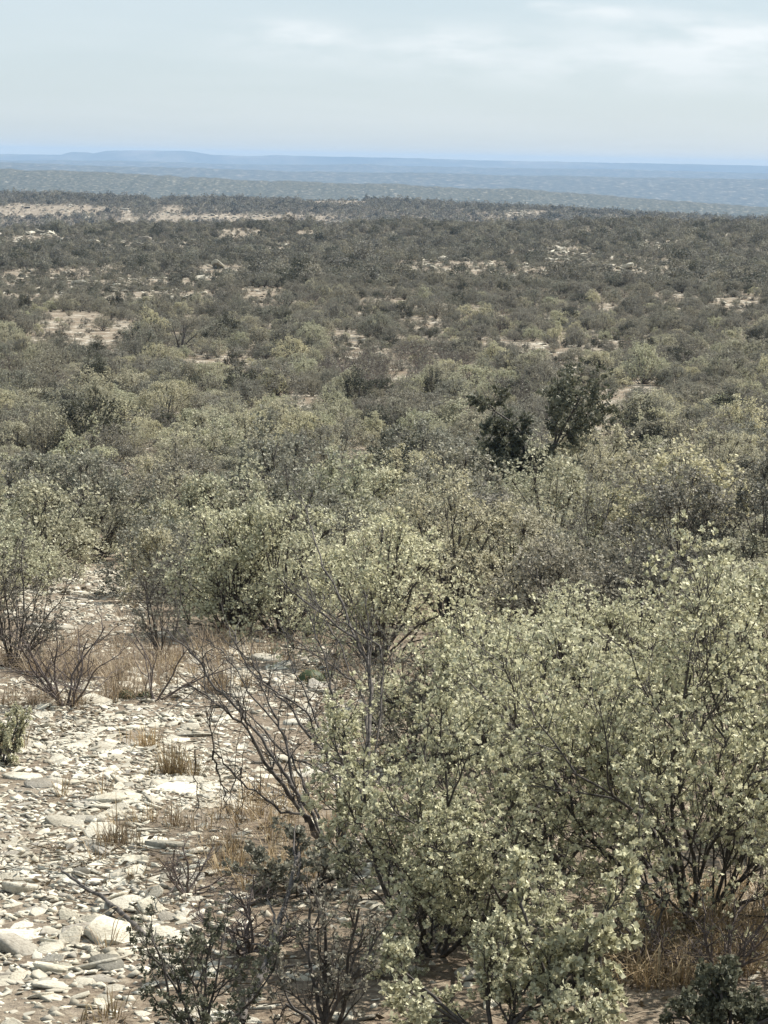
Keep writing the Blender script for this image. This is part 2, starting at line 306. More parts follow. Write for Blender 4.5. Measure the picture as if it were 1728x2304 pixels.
# ------------------------------------------------------------------ shrub growth
UP = np.array([0, 0, 1.0])
def grow(seed, H, Wd, stems=7, l1=6, l2=5, l3=4, leaf=.019, per=7, ros=3, rad=.011, spread=(12, 52), bare=0.0, wob=.22, lean=(0, 0), lmin=.08):
    """a many-stemmed shrub: returns (list of tube sets, one per main stem; leaf vertices; leaf quads)"""
    rg = np.random.default_rng(seed); branches = []; rosP = []; rosD = []
    def path(p, d, L, n, up):
        pts = [p]; s = L / n
        for i in range(n):
            d = norm(d + rg.normal(0, wob, 3) * .6 + UP * up); p = p + d * s; pts.append(p)
        return np.array(pts), d
    def kids(pts, n, lo, a0, a1):
        T = norm(np.gradient(pts, axis=0)); out = []
        for q in range(n):
            t = lo + (1 - lo) * (q + rg.random()) / n; f = t * (len(pts) - 1); i = min(int(f), len(pts) - 2); p = pts[i] + (pts[i + 1] - pts[i]) * (f - i)
            d = T[i]; s = norm(np.cross(d, rg.normal(0, 1, 3))); a = R(rg.uniform(a0, a1)); out.append((p, norm(d * math.cos(a) + s * math.sin(a)), t))
        return out
    az0 = rg.random() * 6.28
    for s in range(stems):
        az = az0 + s * 2.39996 + rg.normal(0, .2); po = R((14 if s % 4 == 3 else 0) + spread[0] + (spread[1] - spread[0]) * ((s + .5) / stems) ** .8 + rg.normal(0, 5))
        d = np.array([math.cos(az) * math.sin(po) + lean[0], math.sin(az) * math.sin(po) + lean[1], math.cos(po)])
        L = rg.uniform(.85, 1.1) * (.55 if s % 4 == 3 else 1); p0 = np.array([math.cos(az), math.sin(az), 0]) * rg.uniform(0, .05) + np.array([0, 0, -.03])
        pts, _ = path(p0, norm(d), L, 8, .035); branches.append((s, 0, pts, rad * rg.uniform(.8, 1.25), rad * .4))
        for p1, d1, t1 in kids(pts, l1, lmin, 22, 55):
            q1, e1 = path(p1, d1, rg.uniform(.3, .5) * (1.2 - .5 * t1), 6, .05); branches.append((s, 1, q1, rad * .5, rad * .22))
            for p2, d2, t2 in kids(q1, l2, .25, 25, 60):
                q2, e2 = path(p2, d2, rg.uniform(.13, .24), 4, .06); branches.append((s, 2, q2, rad * .26, rad * .13))
                tw = kids(q2, l3, .2, 25, 65) if l3 else []
                tips = [(q2, e2)]
                for p3, d3, t3 in tw:
                    q3, e3 = path(p3, d3, rg.uniform(.05, .12), 2, .08); branches.append((s, 3, q3, rad * .14, rad * .09)); tips.append((q3, e3))
                for q, e in tips:
                    if rg.random() < bare: continue
                    for u in np.linspace(1, .45, ros if ros < 2 or rg.random() < .45 else 1):
                        f = u * (len(q) - 1); i = min(int(f), len(q) - 2)
                        rosP.append(q[i] + (q[i + 1] - q[i]) * (f - i)); rosD.append(norm(e + rg.normal(0, .35, 3) * (u < 1)))
    allp = np.concatenate([b[2] for b in branches])
    sz = H / np.quantile(allp[:, 2], .996); c = allp[:, :2].mean(0) * 0
    sx = Wd * .5 / np.quantile(np.hypot(allp[:, 0], allp[:, 1]), .95); S = np.array([sx, sx, sz])
    tubes = [Tubes() for _ in range(stems)]
    for s, l, pts, r0, r1 in branches:
        tubes[s].add(pts * S, r0, r1, (6, 5, 3, 3)[l])
    LV, LQ = leaves(np.array(rosP) * S if rosP else np.zeros((0, 3)), np.array(rosD) if rosD else np.zeros((0, 3)), leaf, per, rg)
    return tubes, LV, LQ
def leaves(P, D, size, per, rg, wide=.74, puff=1.7):
    n = len(P)
    if n == 0: return np.zeros((0, 3)), np.zeros((0, 4), int)
    P = np.repeat(P, per, 0); D = np.repeat(D, per, 0); m = n * per
    az = np.tile(np.arange(per) * 2.4, n) + rg.random(m) * 1.2; th = rg.uniform(.15, puff, m)
    s = norm(np.cross(D, np.array([.37, .21, .9]))); b = np.cross(D, s)
    rd = np.cos(az)[:, None] * s + np.sin(az)[:, None] * b
    d = norm(D * np.cos(th)[:, None] + rd * np.sin(th)[:, None]); w = norm(np.cross(d, D + rg.normal(0, .35, (m, 3)))); nn = np.cross(w, d)
    L = (size * rg.uniform(.5, 1.35, m))[:, None]
    P = P + rg.normal(0, size * .25, (m, 3))
    V = np.stack([P, P + d * L * .6 + w * L * wide * .5 - nn * L * .05, P + d * L + nn * L * .12, P + d * L * .6 - w * L * wide * .5 - nn * L * .05], 1).reshape(-1, 3)
    return V, np.arange(m * 4).reshape(-1, 4)
def shrub_near(name, base, seed, H, Wd, leafm='silver', barkm='bark', label=None, group=None, rz=0, **kw):
    tubes, LV, LQ = grow(seed, H, Wd, **kw)
    t = add(name, None, loc=base, rz=rz, label=label, category='shrub', group=group); t.empty_display_size = .2
    for tb in tubes:
        V, Q = tb.get(); add('stem', mesh('stem', V, [(Q, 0)], [M[barkm]], True), t)
    if len(LQ): add('crown', mesh('crown', LV, [(LQ, 0)], [M[leafm]]), t)
    return t
def clumps(seed, H, W, lumps, rosettes, leaf, per, r_lump, stem_r, k):
    rg = np.random.default_rng(seed); C = []; gold = 2.39996; T = Tubes(); off = rg.random() * 6.28
    P = []; D = []
    for q in range(lumps):       # sprays of foliage over a lumpy dome, each on its own limb
        u = (q + .5) / lumps; el = math.asin(min(1, .05 + .95 * u)); az = off + q * gold + rg.normal(0, .5); rr = rg.uniform(.5, 1.18)
        c = np.array([math.cos(az) * math.cos(el) * W * .42 * rr, math.sin(az) * math.cos(el) * W * .42 * rr, H * (.09 + .75 * math.sin(el) * rg.uniform(.8, 1.1))])
        m_ = c * np.array([.45, .45, .55]) + rg.normal(0, .04, 3); T.add([np.array([0, 0, -.1]) + rg.normal(0, .04, 3) * np.array([1, 1, 0]), m_, c], stem_r, stem_r * .35, k)
        R_ = r_lump * rg.uniform(.5, 1.45); shoot = rg.random() < .3; d = norm(rg.normal(0, 1, (rosettes, 3)) + UP * .35 + norm(c) * .35); p = c + d * R_ * (rg.random(rosettes) ** .45)[:, None] * (np.array([.55, .55, 1.9]) if shoot else np.array([1.1, 1.1, .8]))
        P.append(p); D.append(norm(d + UP * .4))
        if k > 3:
            for e in p[::6]: T.add([c * .8 + m_ * .2, (c + e) * .5 + rg.normal(0, .02, 3), e], stem_r * .3, stem_r * .15, 3)
    P = np.concatenate(P); D = np.concatenate(D); P[:, 2] = np.maximum(P[:, 2], .03)
    LV, LQ = leaves(P, D, leaf, per, rg, .7); V, Q = T.get(); return V, Q, LV, LQ
def shrub_mound(base, seed, H, W, leafm, label, d):
    V, Q, LV, LQ = clumps(seed, H, W, 46, 95, .0165, 5, .145, .009, 4) if d < 12 else clumps(seed, H, W, 40, 66, .026 if d < 22 else .034, 4, .19, .011, 4)
    t = add('shrub', None, loc=base, label=label, category='shrub'); t.empty_display_size = .2
    add('branches', mesh('branches', V, [(Q, 0)], [M['bark']], True), t); add('crown', mesh('crown', LV, [(LQ, 0)], [M[leafm]]), t)
def px_size(px, py, dy):      # metres of height for dy pixels above a ground pixel
    P = on_ground(px, py); Q = (P - np.array([0, 0, CAMZ])) @ CR; dep = math.atan2(CAMZ - P[2], P[1])
    return P, dy * -Q[2] / F

SIL = dict(stems=10, l1=7, l2=5, l3=4, per=11, ros=2, leaf=.013, spread=(8, 72), rad=.008)
near = [  # base pixel, top y, width px, leaf, growth, label
 (1565, 2085, 1275, 1050, 'pale', dict(SIL, stems=13, l1=9, l2=6, leaf=.0145), 'largest silver-leaved shrub, spreading over the dark litter at the right'),
 (1215, 1960, 1300, 640, 'pale', dict(SIL, mound=1, stems=9, l1=8), 'dense silvery shrub right of centre, behind the forked dark-stemmed one'),
 (975, 2150, 1580, 720, 'pale', dict(SIL, stems=8, l1=9, l2=6, spread=(8, 66), rad=.008), 'silvery shrub on slender dark forked stems, in front of the bare leaning branches'),
 (1110, 2345, 2090, 560, 'pale', dict(SIL, stems=6, l1=5), 'low pale leafy shrub at the bottom edge right of centre'),
 (1300, 2330, 1960, 330, 'pale', dict(SIL, stems=4, l1=5, l2=4, l3=3, leaf=.0185, per=16, rad=.010, bare=.25), 'thin shrub with round pale leaf tufts near the bottom right'),
 (455, 2330, 2060, 330, 'evergreen', dict(SIL, stems=8, l1=5, l2=4, l3=3, leaf=.010, bare=.45, rad=.005), 'small dark-leaved low shrub at the bottom beside the dead grey limb'),
 (735, 2330, 1985, 330, 'olive', dict(SIL, stems=5, l1=5, l2=4, l3=3, leaf=.012, bare=.68, spread=(6, 40)), 'sparse upright shrub with thin dark stems at the bottom centre'),
 (1800, 1890, 1190, 640, 'pale', dict(SIL, stems=11, leaf=.0145), 'bright silvery shrub cut by the right edge of the view'),
 (680, 2010, 1880, 330, 'olive', dict(SIL, stems=5, l1=5, l2=4, leaf=.014, bare=.2), 'low grey-green shrub on the shaded ground left of the forked stems'),
 (520, 1420, 1085, 290, 'pale', dict(SIL, l1=6, bare=.15), 'leafy shrub just right of the stony path'),
 (640, 1430, 1070, 420, 'pale', dict(SIL, l1=6, bare=.15), 'rounded shrub behind the bare leaning branches, left of centre'),
 (850, 1490, 1130, 420, 'pale', dict(SIL, mound=1, l1=6), 'shrub in the very middle, above the dark round cactus'),
 (1010, 1400, 1025, 460, 'pale', dict(SIL), 'tall leafy shrub at the centre with a bright ragged top'),
 (1150, 1390, 1090, 340, 'pale', dict(SIL, l1=6), 'shrub right of the centre with pale upright shoots'),
 (360, 1480, 1270, 170, 'olive', dict(SIL, stems=6, l1=5, l2=4, l3=2, bare=.55, leaf=.014, spread=(5, 40)), 'thin half-leafless shrub standing in the stony path'),
 (30, 1500, 1190, 260, 'olive', dict(SIL, l1=5, l2=4, l3=3, bare=.3), 'twiggy shrub at the left edge beside the sunlit stone patch'),
 (75, 1250, 965, 290, 'olive', dict(SIL, l1=6), 'rounded olive shrub at the left edge above the sunlit stone patch'),
 (185, 1140, 930, 210, 'pale', dict(SIL, l1=6), 'grey-green shrub on the left at the head of the stony path'),
 (450, 1110, 935, 250, 'pale', dict(SIL, l1=6), 'rounded grey-green shrub just right of the head of the path'),
 (570, 1150, 940, 280, 'olive', dict(SIL, l1=6), 'olive shrub behind the leafy one by the stony path'),
 (735, 1150, 925, 300, 'olive', dict(SIL, l1=6), 'dome-shaped olive shrub left of centre in the near thicket'),
 (900, 1190, 985, 300, 'pale', dict(SIL, l1=6), 'silver-green shrub at the centre just behind the tall leafy one'),
 (1330, 1340, 1060, 300, 'olive', dict(SIL, l1=6, bare=.3), 'thin-leaved shrub in the hollow right of centre, under the dark evergreen'),
 (1530, 1340, 1010, 330, 'olive', dict(SIL, l1=6), 'olive shrub in the near thicket behind the largest shrub'),
 (1715, 1360, 985, 330, 'olive', dict(SIL, l1=6), 'olive shrub at the right edge behind the bright silvery one'),
 (1610, 1130, 915, 270, 'pale', dict(SIL, l1=6), 'pale dome-shaped shrub near the right edge in the thicket'),
 (1330, 1180, 985, 260, 'pale', dict(SIL, l1=6), 'silver-green shrub just right of the dark evergreen'),
 (1270, 1290, 1150, 280, None, dict(SIL, l1=8, l2=6, l3=4, rad=.008), 'leafless brown thicket shrub in the hollow below the dark evergreen'),
 (1060, 1720, 1330, 470, 'pale', dict(SIL, mound=1, l1=6), 'silvery shrub between the centre rows and the forked dark-stemmed one'),
 (1340, 1680, 1260, 470, 'pale', dict(SIL, mound=1, l1=6), 'sunlit silvery shrub right of centre, behind the dense front ones'),
 (1660, 1650, 1230, 430, 'pale', dict(SIL, mound=1, l1=6), 'sunlit silvery shrub towards the right edge, second from the edge'),
 (945, 1740, 1500, 280, 'olive', dict(SIL, stems=7, l1=5, l2=4, bare=.3), 'small grey shrub just right of the bare leaning branches'),
 (1230, 1500, 1180, 360, 'olive', dict(SIL, mound=1, l1=6), 'grey-green shrub in front of the leafless hollow right of centre'),
 (1450, 1480, 1180, 380, 'olive', dict(SIL, mound=1, l1=6), 'olive shrub behind the sunlit row on the right'),
 (560, 2140, 1985, 330, None, dict(SIL, stems=8, l1=5, l2=4, l3=3, rad=.006), 'low leafless twiggy plant on the shaded ground at the lower centre'),
 (420, 2010, 1880, 260, None, dict(SIL, stems=7, l1=4, l2=4, l3=3, rad=.005), 'small brown twiggy plant where the stones meet the bush shadow'),
 (150, 1590, 1380, 330, None, dict(SIL, stems=9, l1=5, l2=3, l3=2, rad=.008, spread=(4, 42)), 'dark leafless upright twigs standing in the brown grass at the left'),
 (350, 1575, 1400, 300, None, dict(SIL, stems=5, l1=3, l2=3, l3=1, rad=.007, spread=(20, 55)), 'few crooked bare twigs leaning out of the brown grass'),
 (900, 1600, 1400, 330, 'olive', dict(SIL, stems=7, l1=5, l2=4, l3=3, bare=.5), 'half-bare grey shrub right of the dark round cactus'),
 (1460, 2180, 2030, 360, None, dict(SIL, stems=9, l1=5, l2=4, l3=3, rad=.005), 'brown dead twigs on the litter left of the tangle under the largest shrub'),
 (1620, 2200, 2020, 380, None, dict(SIL, stems=9, l1=5, l2=4, l3=3, rad=.006), 'tangle of dead brown twigs under the largest shrub'),
 (1640, 2345, 2190, 330, 'evergreen', dict(SIL, stems=7, l1=5, l2=4, l3=4, leaf=.013), 'dark green low plant in the bottom right corner'),
 (8, 1720, 1590, 130, 'pale', dict(SIL, stems=7, l1=4, l2=3, l3=3, leaf=.012, spread=(10, 60)), 'small pale bushy plant at the left edge on the stones'),
]
hero_xy = []
for i, (bx, by, ty, w, lm, kw, lab) in enumerate(near):
    P, H = px_size(bx, by, by - ty); W = H * w / (by - ty)
    dep = math.atan2(CAMZ - P[2], P[1]); H /= math.cos(dep) * 1.02
    if P[1] > 16: kw = dict(kw, leaf=kw['leaf'] * (1.45 if P[1] < 30 else 2.0), l3=2, per=7, ros=2, stems=9)
    if (P[1] > 15 or kw.pop('mound', 0)) and lm and kw.get('bare', 0) < .3:
        shrub_mound(P, 100 + i, H * .92, W * 1.18, lm if P[1] < 19 else 'silver' if lm == 'pale' else lm, lab, P[1])
    else:
        shrub_near('shrub', P, 100 + i, H, W, lm or 'olive', 'bark' if lm else 'twig', lab, None, rz=i * 1.3, **(kw if lm else dict(kw, bare=1.0)))
    hero_xy.append((P[0], P[1], W * .5))
    print('near', i, [round(float(v), 2) for v in P], 'H %.2f W %.2f' % (H, W))

# ------------------------------------------------------------------ the bare leaning shrub (stems traced as limbs rising from one base)
def bare_shrub():
    B = on_ground(735, 1915); t = add('bare_shrub', None, loc=B, label='half-dead shrub of long bare pale branches leaning up to the left', category='shrub')
    rg = np.random.default_rng(5)
    limbs = [  # pixel path, depth offset at tip (m), radius at base
     ([(735, 1915), (690, 1850), (640, 1770), (600, 1720), (560, 1640), (500, 1590), (455, 1560), (425, 1535)], -.10, .013),
     ([(735, 1915), (700, 1830), (650, 1760), (625, 1715), (570, 1640), (530, 1590), (480, 1540), (450, 1490), (410, 1450), (365, 1415)], .25, .012),
     ([(690, 1850), (655, 1740), (640, 1660), (615, 1600), (590, 1550), (575, 1480)], .35, .009),
     ([(770, 1890), (810, 1760), (780, 1720), (720, 1690), (660, 1600), (620, 1560), (560, 1505), (540, 1470), (515, 1420)], .45, .010),
     ([(790, 1900), (835, 1790), (800, 1740), (740, 1710), (705, 1640), (690, 1600), (640, 1570), (600, 1545), (565, 1490), (530, 1450)], .15, .009),
     ([(770, 1890), (780, 1730), (760, 1640), (755, 1570), (735, 1500), (715, 1440), (695, 1380)], .5, .010),
     ([(735, 1915), (690, 1830), (640, 1830), (590, 1790), (545, 1760), (500, 1715), (480, 1690), (472, 1640), (465, 1600)], -.2, .008),
     ([(480, 1690), (490, 1740), (505, 1790), (510, 1825)], -.25, .006),
     ([(800, 1880), (830, 1700), (835, 1560), (825, 1480), (800, 1440), (735, 1385), (690, 1360), (655, 1325), (625, 1300)], .7, .011),
     ([(800, 1440), (770, 1350), (730, 1280), (700, 1190), (680, 1130), (655, 1100)], .9, .007),
     ([(835, 1560), (830, 1490), (828, 1400), (820, 1330)], .6, .008)]
    for q in range(11):      # thinner limbs fanning out beside the main ones
        pth, off, r = limbs[int(rg.integers(0, 11))]; dx, dy = rg.normal(0, 75), rg.normal(0, 30); k = rg.uniform(.75, 1.05)
        limbs.append(([(735 + (x - 735) * k * (1.15 if q % 2 else .9) + dx * min(1, i / 4), 1915 + (y - 1915) * k + dy * min(1, i / 4)) for i, (x, y) in enumerate(pth)], off + rg.normal(0, .15), r * .62))
    for pth, off, r in limbs:
        n = len(pth); P = np.array([at_depth(x, y, B[1] + off * (1915 - y) / 400) for x, y in pth]) - B
        # resample with a little crookedness
        u = np.linspace(0, n - 1, n * 3); Q = np.stack([np.interp(u, np.arange(n), P[:, k]) for k in range(3)], 1); Q[1:-1] += rg.normal(0, .004, Q[1:-1].shape)
        r *= .72; T = Tubes(); T.add(Q, np.linspace(r, r * .3, len(Q)) * rg.uniform(.85, 1.2, len(Q)), 0, 6); D = norm(np.gradient(Q, axis=0))
        for i in range(4, len(Q) - 1):      # side twigs
            for _ in range(rg.integers(0, 4)):
                d = norm(D[i] + rg.normal(0, .55, 3) + UP * .25); L = rg.uniform(.06, .24); p = Q[i]; pts = [p]
                for k in range(4): d = norm(d + rg.normal(0, .2, 3)); p = p + d * L / 4; pts.append(p)
                T.add(pts, r * .3, r * .12, 4)
                if rg.random() < .5:
                    d2 = norm(d + rg.normal(0, .6, 3)); T.add([pts[2], pts[2] + d2 * L * .3, pts[2] + d2 * L * .5 + UP * .01], r * .18, r * .09, 3)
        V, F_ = T.get(); add('stem', mesh('stem', V, [(F_, 0)], [M['grey_bark']], True), t)
bare_shrub()

# ------------------------------------------------------------------ shrub stock for the thicket
stock = {}
def stock_mesh(key, seed, H, W, leafm, barkm, **kw):
    tubes, LV, LQ = grow(seed, H, W, **kw); tv = []; tq = []; n = 0
    for tb in tubes:
        V, Q = tb.get(); tv.append(V); tq.append(Q + n); n += len(V)
    b = mesh('branches', np.concatenate(tv), [(np.concatenate(tq), 0)], [M[barkm]], True)
    c = mesh('crown', LV, [(LQ, 0)], [M[leafm]]) if len(LQ) else None
    j = mesh('scrub_shrub', np.concatenate(tv + [LV]), [(np.concatenate(tq), 0), (LQ + n, 1)], [M[barkm], M[leafm]])
    stock.setdefault(key, []).append((b, c, j))
BROWN = dict(stems=8, l1=6, l2=5, l3=3, per=5, ros=2, leaf=.05, rad=.014, spread=(8, 68), bare=.85)
def clump_mesh(key, seed, H, W, leafm, *a):
    V, Q, LV, LQ = clumps(seed, H, W, *a)
    stock.setdefault(key, []).append((mesh('branches', V, [(Q, 0)], [M['bark']], True), mesh('crown', LV, [(LQ, 0)], [M[leafm]]), mesh('scrub_shrub', np.concatenate([V, LV]), [(Q, 0), (LQ + len(V), 1)], [M['bark'], M[leafm]])))
for s in range(5): clump_mesh('silver', 300 + s, 1.4, 2.0, 'silver', 30, 52, .042, 4, .24, .014, 4)
for s in range(5): clump_mesh('olive', 310 + s, 1.4, 2.1, 'olive', 30, 48, .042, 4, .25, .014, 4)
for s in range(2): clump_mesh('dark', 320 + s, 1.4, 1.8, 'dark', 28, 50, .045, 4, .25, .016, 4)
for s in range(3): stock_mesh('brown', 330 + s, 1.3, 1.9, 'olive', 'twig', **BROWN)
# distant stock: the same growth in fewer, larger sprays
def far_mesh(seed, H, W, lumps, n, leaf, leafm, rl):
    V, Q, LV, LQ = clumps(seed, H, W, lumps, n, leaf, 2, rl, .02, 3)
    return mesh('far_scrub', np.concatenate([V, LV]), [(Q, 0), (LQ + len(V), 1)], [M['bark'], M[leafm]])
far_stock = [far_mesh(400 + s, 1.5, 2.2, 15, 26, .13, k, .32) for s, k in enumerate(['scrub', 'scrub', 'scrub', 'olive', 'dark', 'scrub', 'olive'])]
vfar_stock = [far_mesh(420 + s, 1.7, 2.6, 8, 12, .3, k, .5) for s, k in enumerate(['scrub', 'scrub', 'olive', 'dark'])]

# bare or thinly covered places, as ellipses in the photograph (centre, radii) that mark ground
clear = [(190, 1350, 150, 75), (300, 1110, 55, 45), (330, 1190, 60, 60), (310, 1060, 40, 30), (300, 1230, 75, 150), (300, 1560, 400, 100), (200, 1500, 250, 60),
         (120, 625, 150, 26), (330, 640, 150, 28), (60, 655, 90, 20), (440, 640, 60, 18), (60, 533, 120, 10), (640, 555, 50, 12), (330, 545, 150, 9), (590, 660, 70, 16),
         (1100, 600, 210, 22), (1290, 575, 70, 35), (1430, 590, 140, 18), (950, 735, 70, 24), (1260, 560, 40, 16), (1650, 678, 60, 8), (1500, 545, 60, 10),
         (1350, 770, 60, 10), (780, 770, 60, 22), (1640, 530, 60, 8), (1280, 790, 60, 18), (500, 600, 70, 14), (950, 590, 60, 14),
         (90, 472, 200, 13), (560, 488, 240, 6), (720, 450, 60, 6), (790, 455, 50, 6), (1180, 478, 60, 5)]
for q in range(7, len(clear)):      # shrubs in front would hide the patch: it has to run on towards the viewer
    cx, cy, rx, ry = clear[q]; h = .95 * F / on_ground(cx, cy)[1]; clear[q] = (cx, cy + h * .5, rx, ry + h * .5)
clear.append((1190, 1150, 70, 70))
def in_clear(x, y, jit):
    m = np.zeros(len(x), bool)
    for cx, cy, rx, ry in clear: m |= ((x - cx) / rx) ** 2 + ((y - cy) / ry) ** 2 < jit
    return m
def scatter(y0, y1, cell, seed, keep=.9, spread=.235):
    rg = np.random.default_rng(seed); ys = np.arange(y0, y1, cell); out = []
    for yv in ys:
        hw = spread * yv + 3; xs = np.arange(-hw, hw, cell); out.append(np.stack([xs, np.full(len(xs), yv)], 1))
    P = np.concatenate(out); P = P + rg.uniform(-.5, .5, P.shape) * cell * .95
    z = ground_z(P[:, 0], P[:, 1]); P = np.concatenate([P, z[:, None]], 1); x, y = project(P)
    bare = in_clear(x, y, rg.uniform(.45, 1.25, len(P))); k = (rg.random(len(P)) < keep) & ~(bare & (rg.random(len(P)) < np.where(y < 900, .62, 1.0)))
    gap = fbm(P[:, 0] / 7, P[:, 1] / 7, 71, 3)
    fl = fbm(P[:, 0] / (2.2 + P[:, 1] / 60), P[:, 1] / (2.2 + P[:, 1] / 30), 73, 2)
    thin_ = (gap > .46) | ((fl > .36) & (P[:, 1] > 60)); bare = bare | thin_; k &= ~(thin_ & (rg.random(len(P)) < .5))
    return np.concatenate([P[k], np.where(bare[k], rg.uniform(.25, .7, k.sum()), 1.0)[:, None]], 1), rg
mid, rg = scatter(15, 175, 1.15, 7)
hx = np.array(hero_xy)
dmin = (np.hypot(mid[:, None, 0] - hx[None, :, 0], mid[:, None, 1] - hx[None, :, 1]) - hx[None, :, 2] * .75).min(1)
mid = mid[dmin > .35]; mx_, my_ = project(mid[:, :3])
mid = mid[~((mid[:, 1] < 30) & (my_ > 1420))]
mx_, my_ = project(mid[:, :3])
low = mid[:, 3]; mid = mid[:, :3]; kinds = []
for P, q in zip(mid, fbm(mid[:, 0] / 6, mid[:, 1] / 6, 91, 2)):
    r = rg.random(); kinds.append('dark' if r < (.03 if P[1] < 45 else .07) else 'brown' if r < .10 + .25 * (q > .35) else 'silver' if r < .82 - .0042 * P[1] else 'olive')
kinds = np.array(kinds); scl = np.clip(rg.lognormal(math.log(.72), .3, len(mid)), .35, 1.4); scl *= low * (1 - .28 * sstep(35, 140, mid[:, 1])); scl[my_ > 1300] = np.minimum(scl[my_ > 1300], .62); rot = rg.uniform(0, 6.28, len(mid))
brown_zone = (((mx_ - 900) / 190) ** 2 + ((my_ - 845) / 50) ** 2 < 1); kinds[brown_zone & (rg.random(len(mid)) < .8)] = 'brown'
order = np.argsort(mid[:, 1]); vis = (mx_ > -60) & (mx_ < 1790)
indiv = [i for i in order if vis[i]][:265]; iset = set(indiv)
LOOK = {'silver': 'rounded silver-green shrub', 'olive': 'dull olive-grey shrub', 'dark': 'dark green dense shrub', 'brown': 'leafless brown twiggy shrub'}
bands = ['nearest row', 'second row', 'middle rows', 'back rows', 'last rows']
bcut = np.quantile(mid[indiv, 1], [.12, .28, .5, .75])
for i in indiv:
    b, c, j = stock[kinds[i]][int(rg.integers(len(stock[kinds[i]])))]
    side = ('far left', 'left', 'left of centre', 'middle', 'right of centre', 'right', 'far right')[int(np.clip(mx_[i] / 1728 * 7, 0, 6))]
    band = bands[int(np.searchsorted(bcut, mid[i, 1]))]
    sizew = 'small ' if scl[i] < .62 else 'large ' if scl[i] > .9 else ''
    lab = "%s%s, %s in the thicket's %s" % (sizew, LOOK[kinds[i]], side, band)
    t = add('shrub', None, loc=mid[i], rz=rot[i], sc=(float(scl[i]) * 1.08, float(scl[i]) * 1.08, float(scl[i] * rg.uniform(.65, 1.1))), label=lab, category='shrub', group=lab.replace('shrub', 'shrubs', 1)); t.empty_display_size = .2
    add('branches', b, t)
    if c: add('crown', c, t)

def instancer(name, pts, scl, rot, idx, protos, label):
    c = bpy.data.collections.new(name + '_stock')
    for k, me in enumerate(protos): c.objects.link(bpy.data.objects.new('%s_stock_%02d' % (name, k), me))
    me = bpy.data.meshes.new(name); me.vertices.add(len(pts)); me.vertices.foreach_set('co', np.asarray(pts, np.float32).ravel())
    for nm, ty, dat in (('iscale', 'FLOAT', scl), ('irot', 'FLOAT', rot), ('iidx', 'INT', idx)):
        me.attributes.new(nm, ty, 'POINT').data.foreach_set('value', np.asarray(dat, np.int32 if ty == 'INT' else np.float32))
    o = add(name, me, kind='stuff', label=label, category='scrub')
    g = bpy.data.node_groups.new(name, 'GeometryNodeTree')
    g.interface.new_socket('Geometry', in_out='INPUT', socket_type='NodeSocketGeometry'); g.interface.new_socket('Geometry', in_out='OUTPUT', socket_type='NodeSocketGeometry')
    n = g.nodes; l = g.links; gi = n.new('NodeGroupInput'); go = n.new('NodeGroupOutput'); ip = n.new('GeometryNodeInstanceOnPoints'); ci = n.new('GeometryNodeCollectionInfo')
    ci.inputs[0].default_value = c; ci.inputs['Separate Children'].default_value = True; ci.inputs['Reset Children'].default_value = True
    def attr(nm, ty):
        a = n.new('GeometryNodeInputNamedAttribute'); a.data_type = ty; a.inputs[0].default_value = nm; return a.outputs[0]
    cx = n.new('ShaderNodeCombineXYZ'); l.new(attr('irot', 'FLOAT'), cx.inputs[2]); l.new(cx.outputs[0], ip.inputs['Rotation'])
    sx = n.new('ShaderNodeCombineXYZ'); isc = attr('iscale', 'FLOAT'); rv = n.new('FunctionNodeRandomValue'); rv.inputs[2].default_value = .55; rv.inputs[3].default_value = 1.15
    mu = n.new('ShaderNodeMath'); mu.operation = 'MULTIPLY'; l.new(isc, mu.inputs[0]); l.new(rv.outputs[1], mu.inputs[1])
    l.new(isc, sx.inputs[0]); l.new(isc, sx.inputs[1]); l.new(mu.outputs[0], sx.inputs[2]); l.new(sx.outputs[0], ip.inputs['Scale']); l.new(attr('iidx', 'INT'), ip.inputs['Instance Index']); ip.inputs['Pick Instance'].default_value = True
    l.new(gi.outputs[0], ip.inputs['Points']); l.new(ci.outputs[0], ip.inputs['Instance']); l.new(ip.outputs[0], go.inputs[0])
    o.modifiers.new('scatter', 'NODES').node_group = g
    return o
rest = np.array([i for i in range(len(mid)) if i not in iset])
flat = [(k, v[2]) for k in stock for v in stock[k]]; pick = {k: [a for a, f in enumerate(flat) if f[0] == k] for k in stock}
def patch_plants(y0, y1, cell, seed, lo, hi):
    rg = np.random.default_rng(seed); out = []
    for yv in np.arange(y0, y1, cell):
        xs = np.arange(-.235 * yv - 3, .235 * yv + 3, cell); out.append(np.stack([xs, np.full(len(xs), yv)], 1))
    P = np.concatenate(out); P = P + rg.uniform(-.5, .5, P.shape) * cell; P = np.concatenate([P, ground_z(P[:, 0], P[:, 1])[:, None]], 1); x, y = project(P)
    k = in_clear(x, y, 1.3) & (y < 900) & (rg.random(len(P)) < .5) & (fbm(P[:, 0] / 2.5, P[:, 1] / 2.5, 33, 2) > -.25); P = P[k]
    return P, rg.uniform(lo, hi, len(P)), rg.uniform(0, 6.28, len(P))
pa, sa, ra = patch_plants(60, 172, .75, 81, .12, .36); pb, sb, rb = patch_plants(173, 430, .95, 82, .14, .42)
pick['low'] = pick['olive'] + pick['dark']; kinds = np.concatenate([kinds, np.full(len(pa), 'low')]); rest = np.concatenate([rest, len(mid) + np.arange(len(pa))])
mid = np.concatenate([mid, pa]); scl = np.concatenate([scl, sa]); rot = np.concatenate([rot, ra])
instancer('slope_scrub', mid[rest], scl[rest], rot[rest], [pick[kinds[i]][int(rg.integers(len(pick[kinds[i]])))] for i in rest], [f[1] for f in flat], 'grey-green scrub covering the slope beyond the thicket')
p2, rg2 = scatter(173, 470, 1.3, 8, .9)
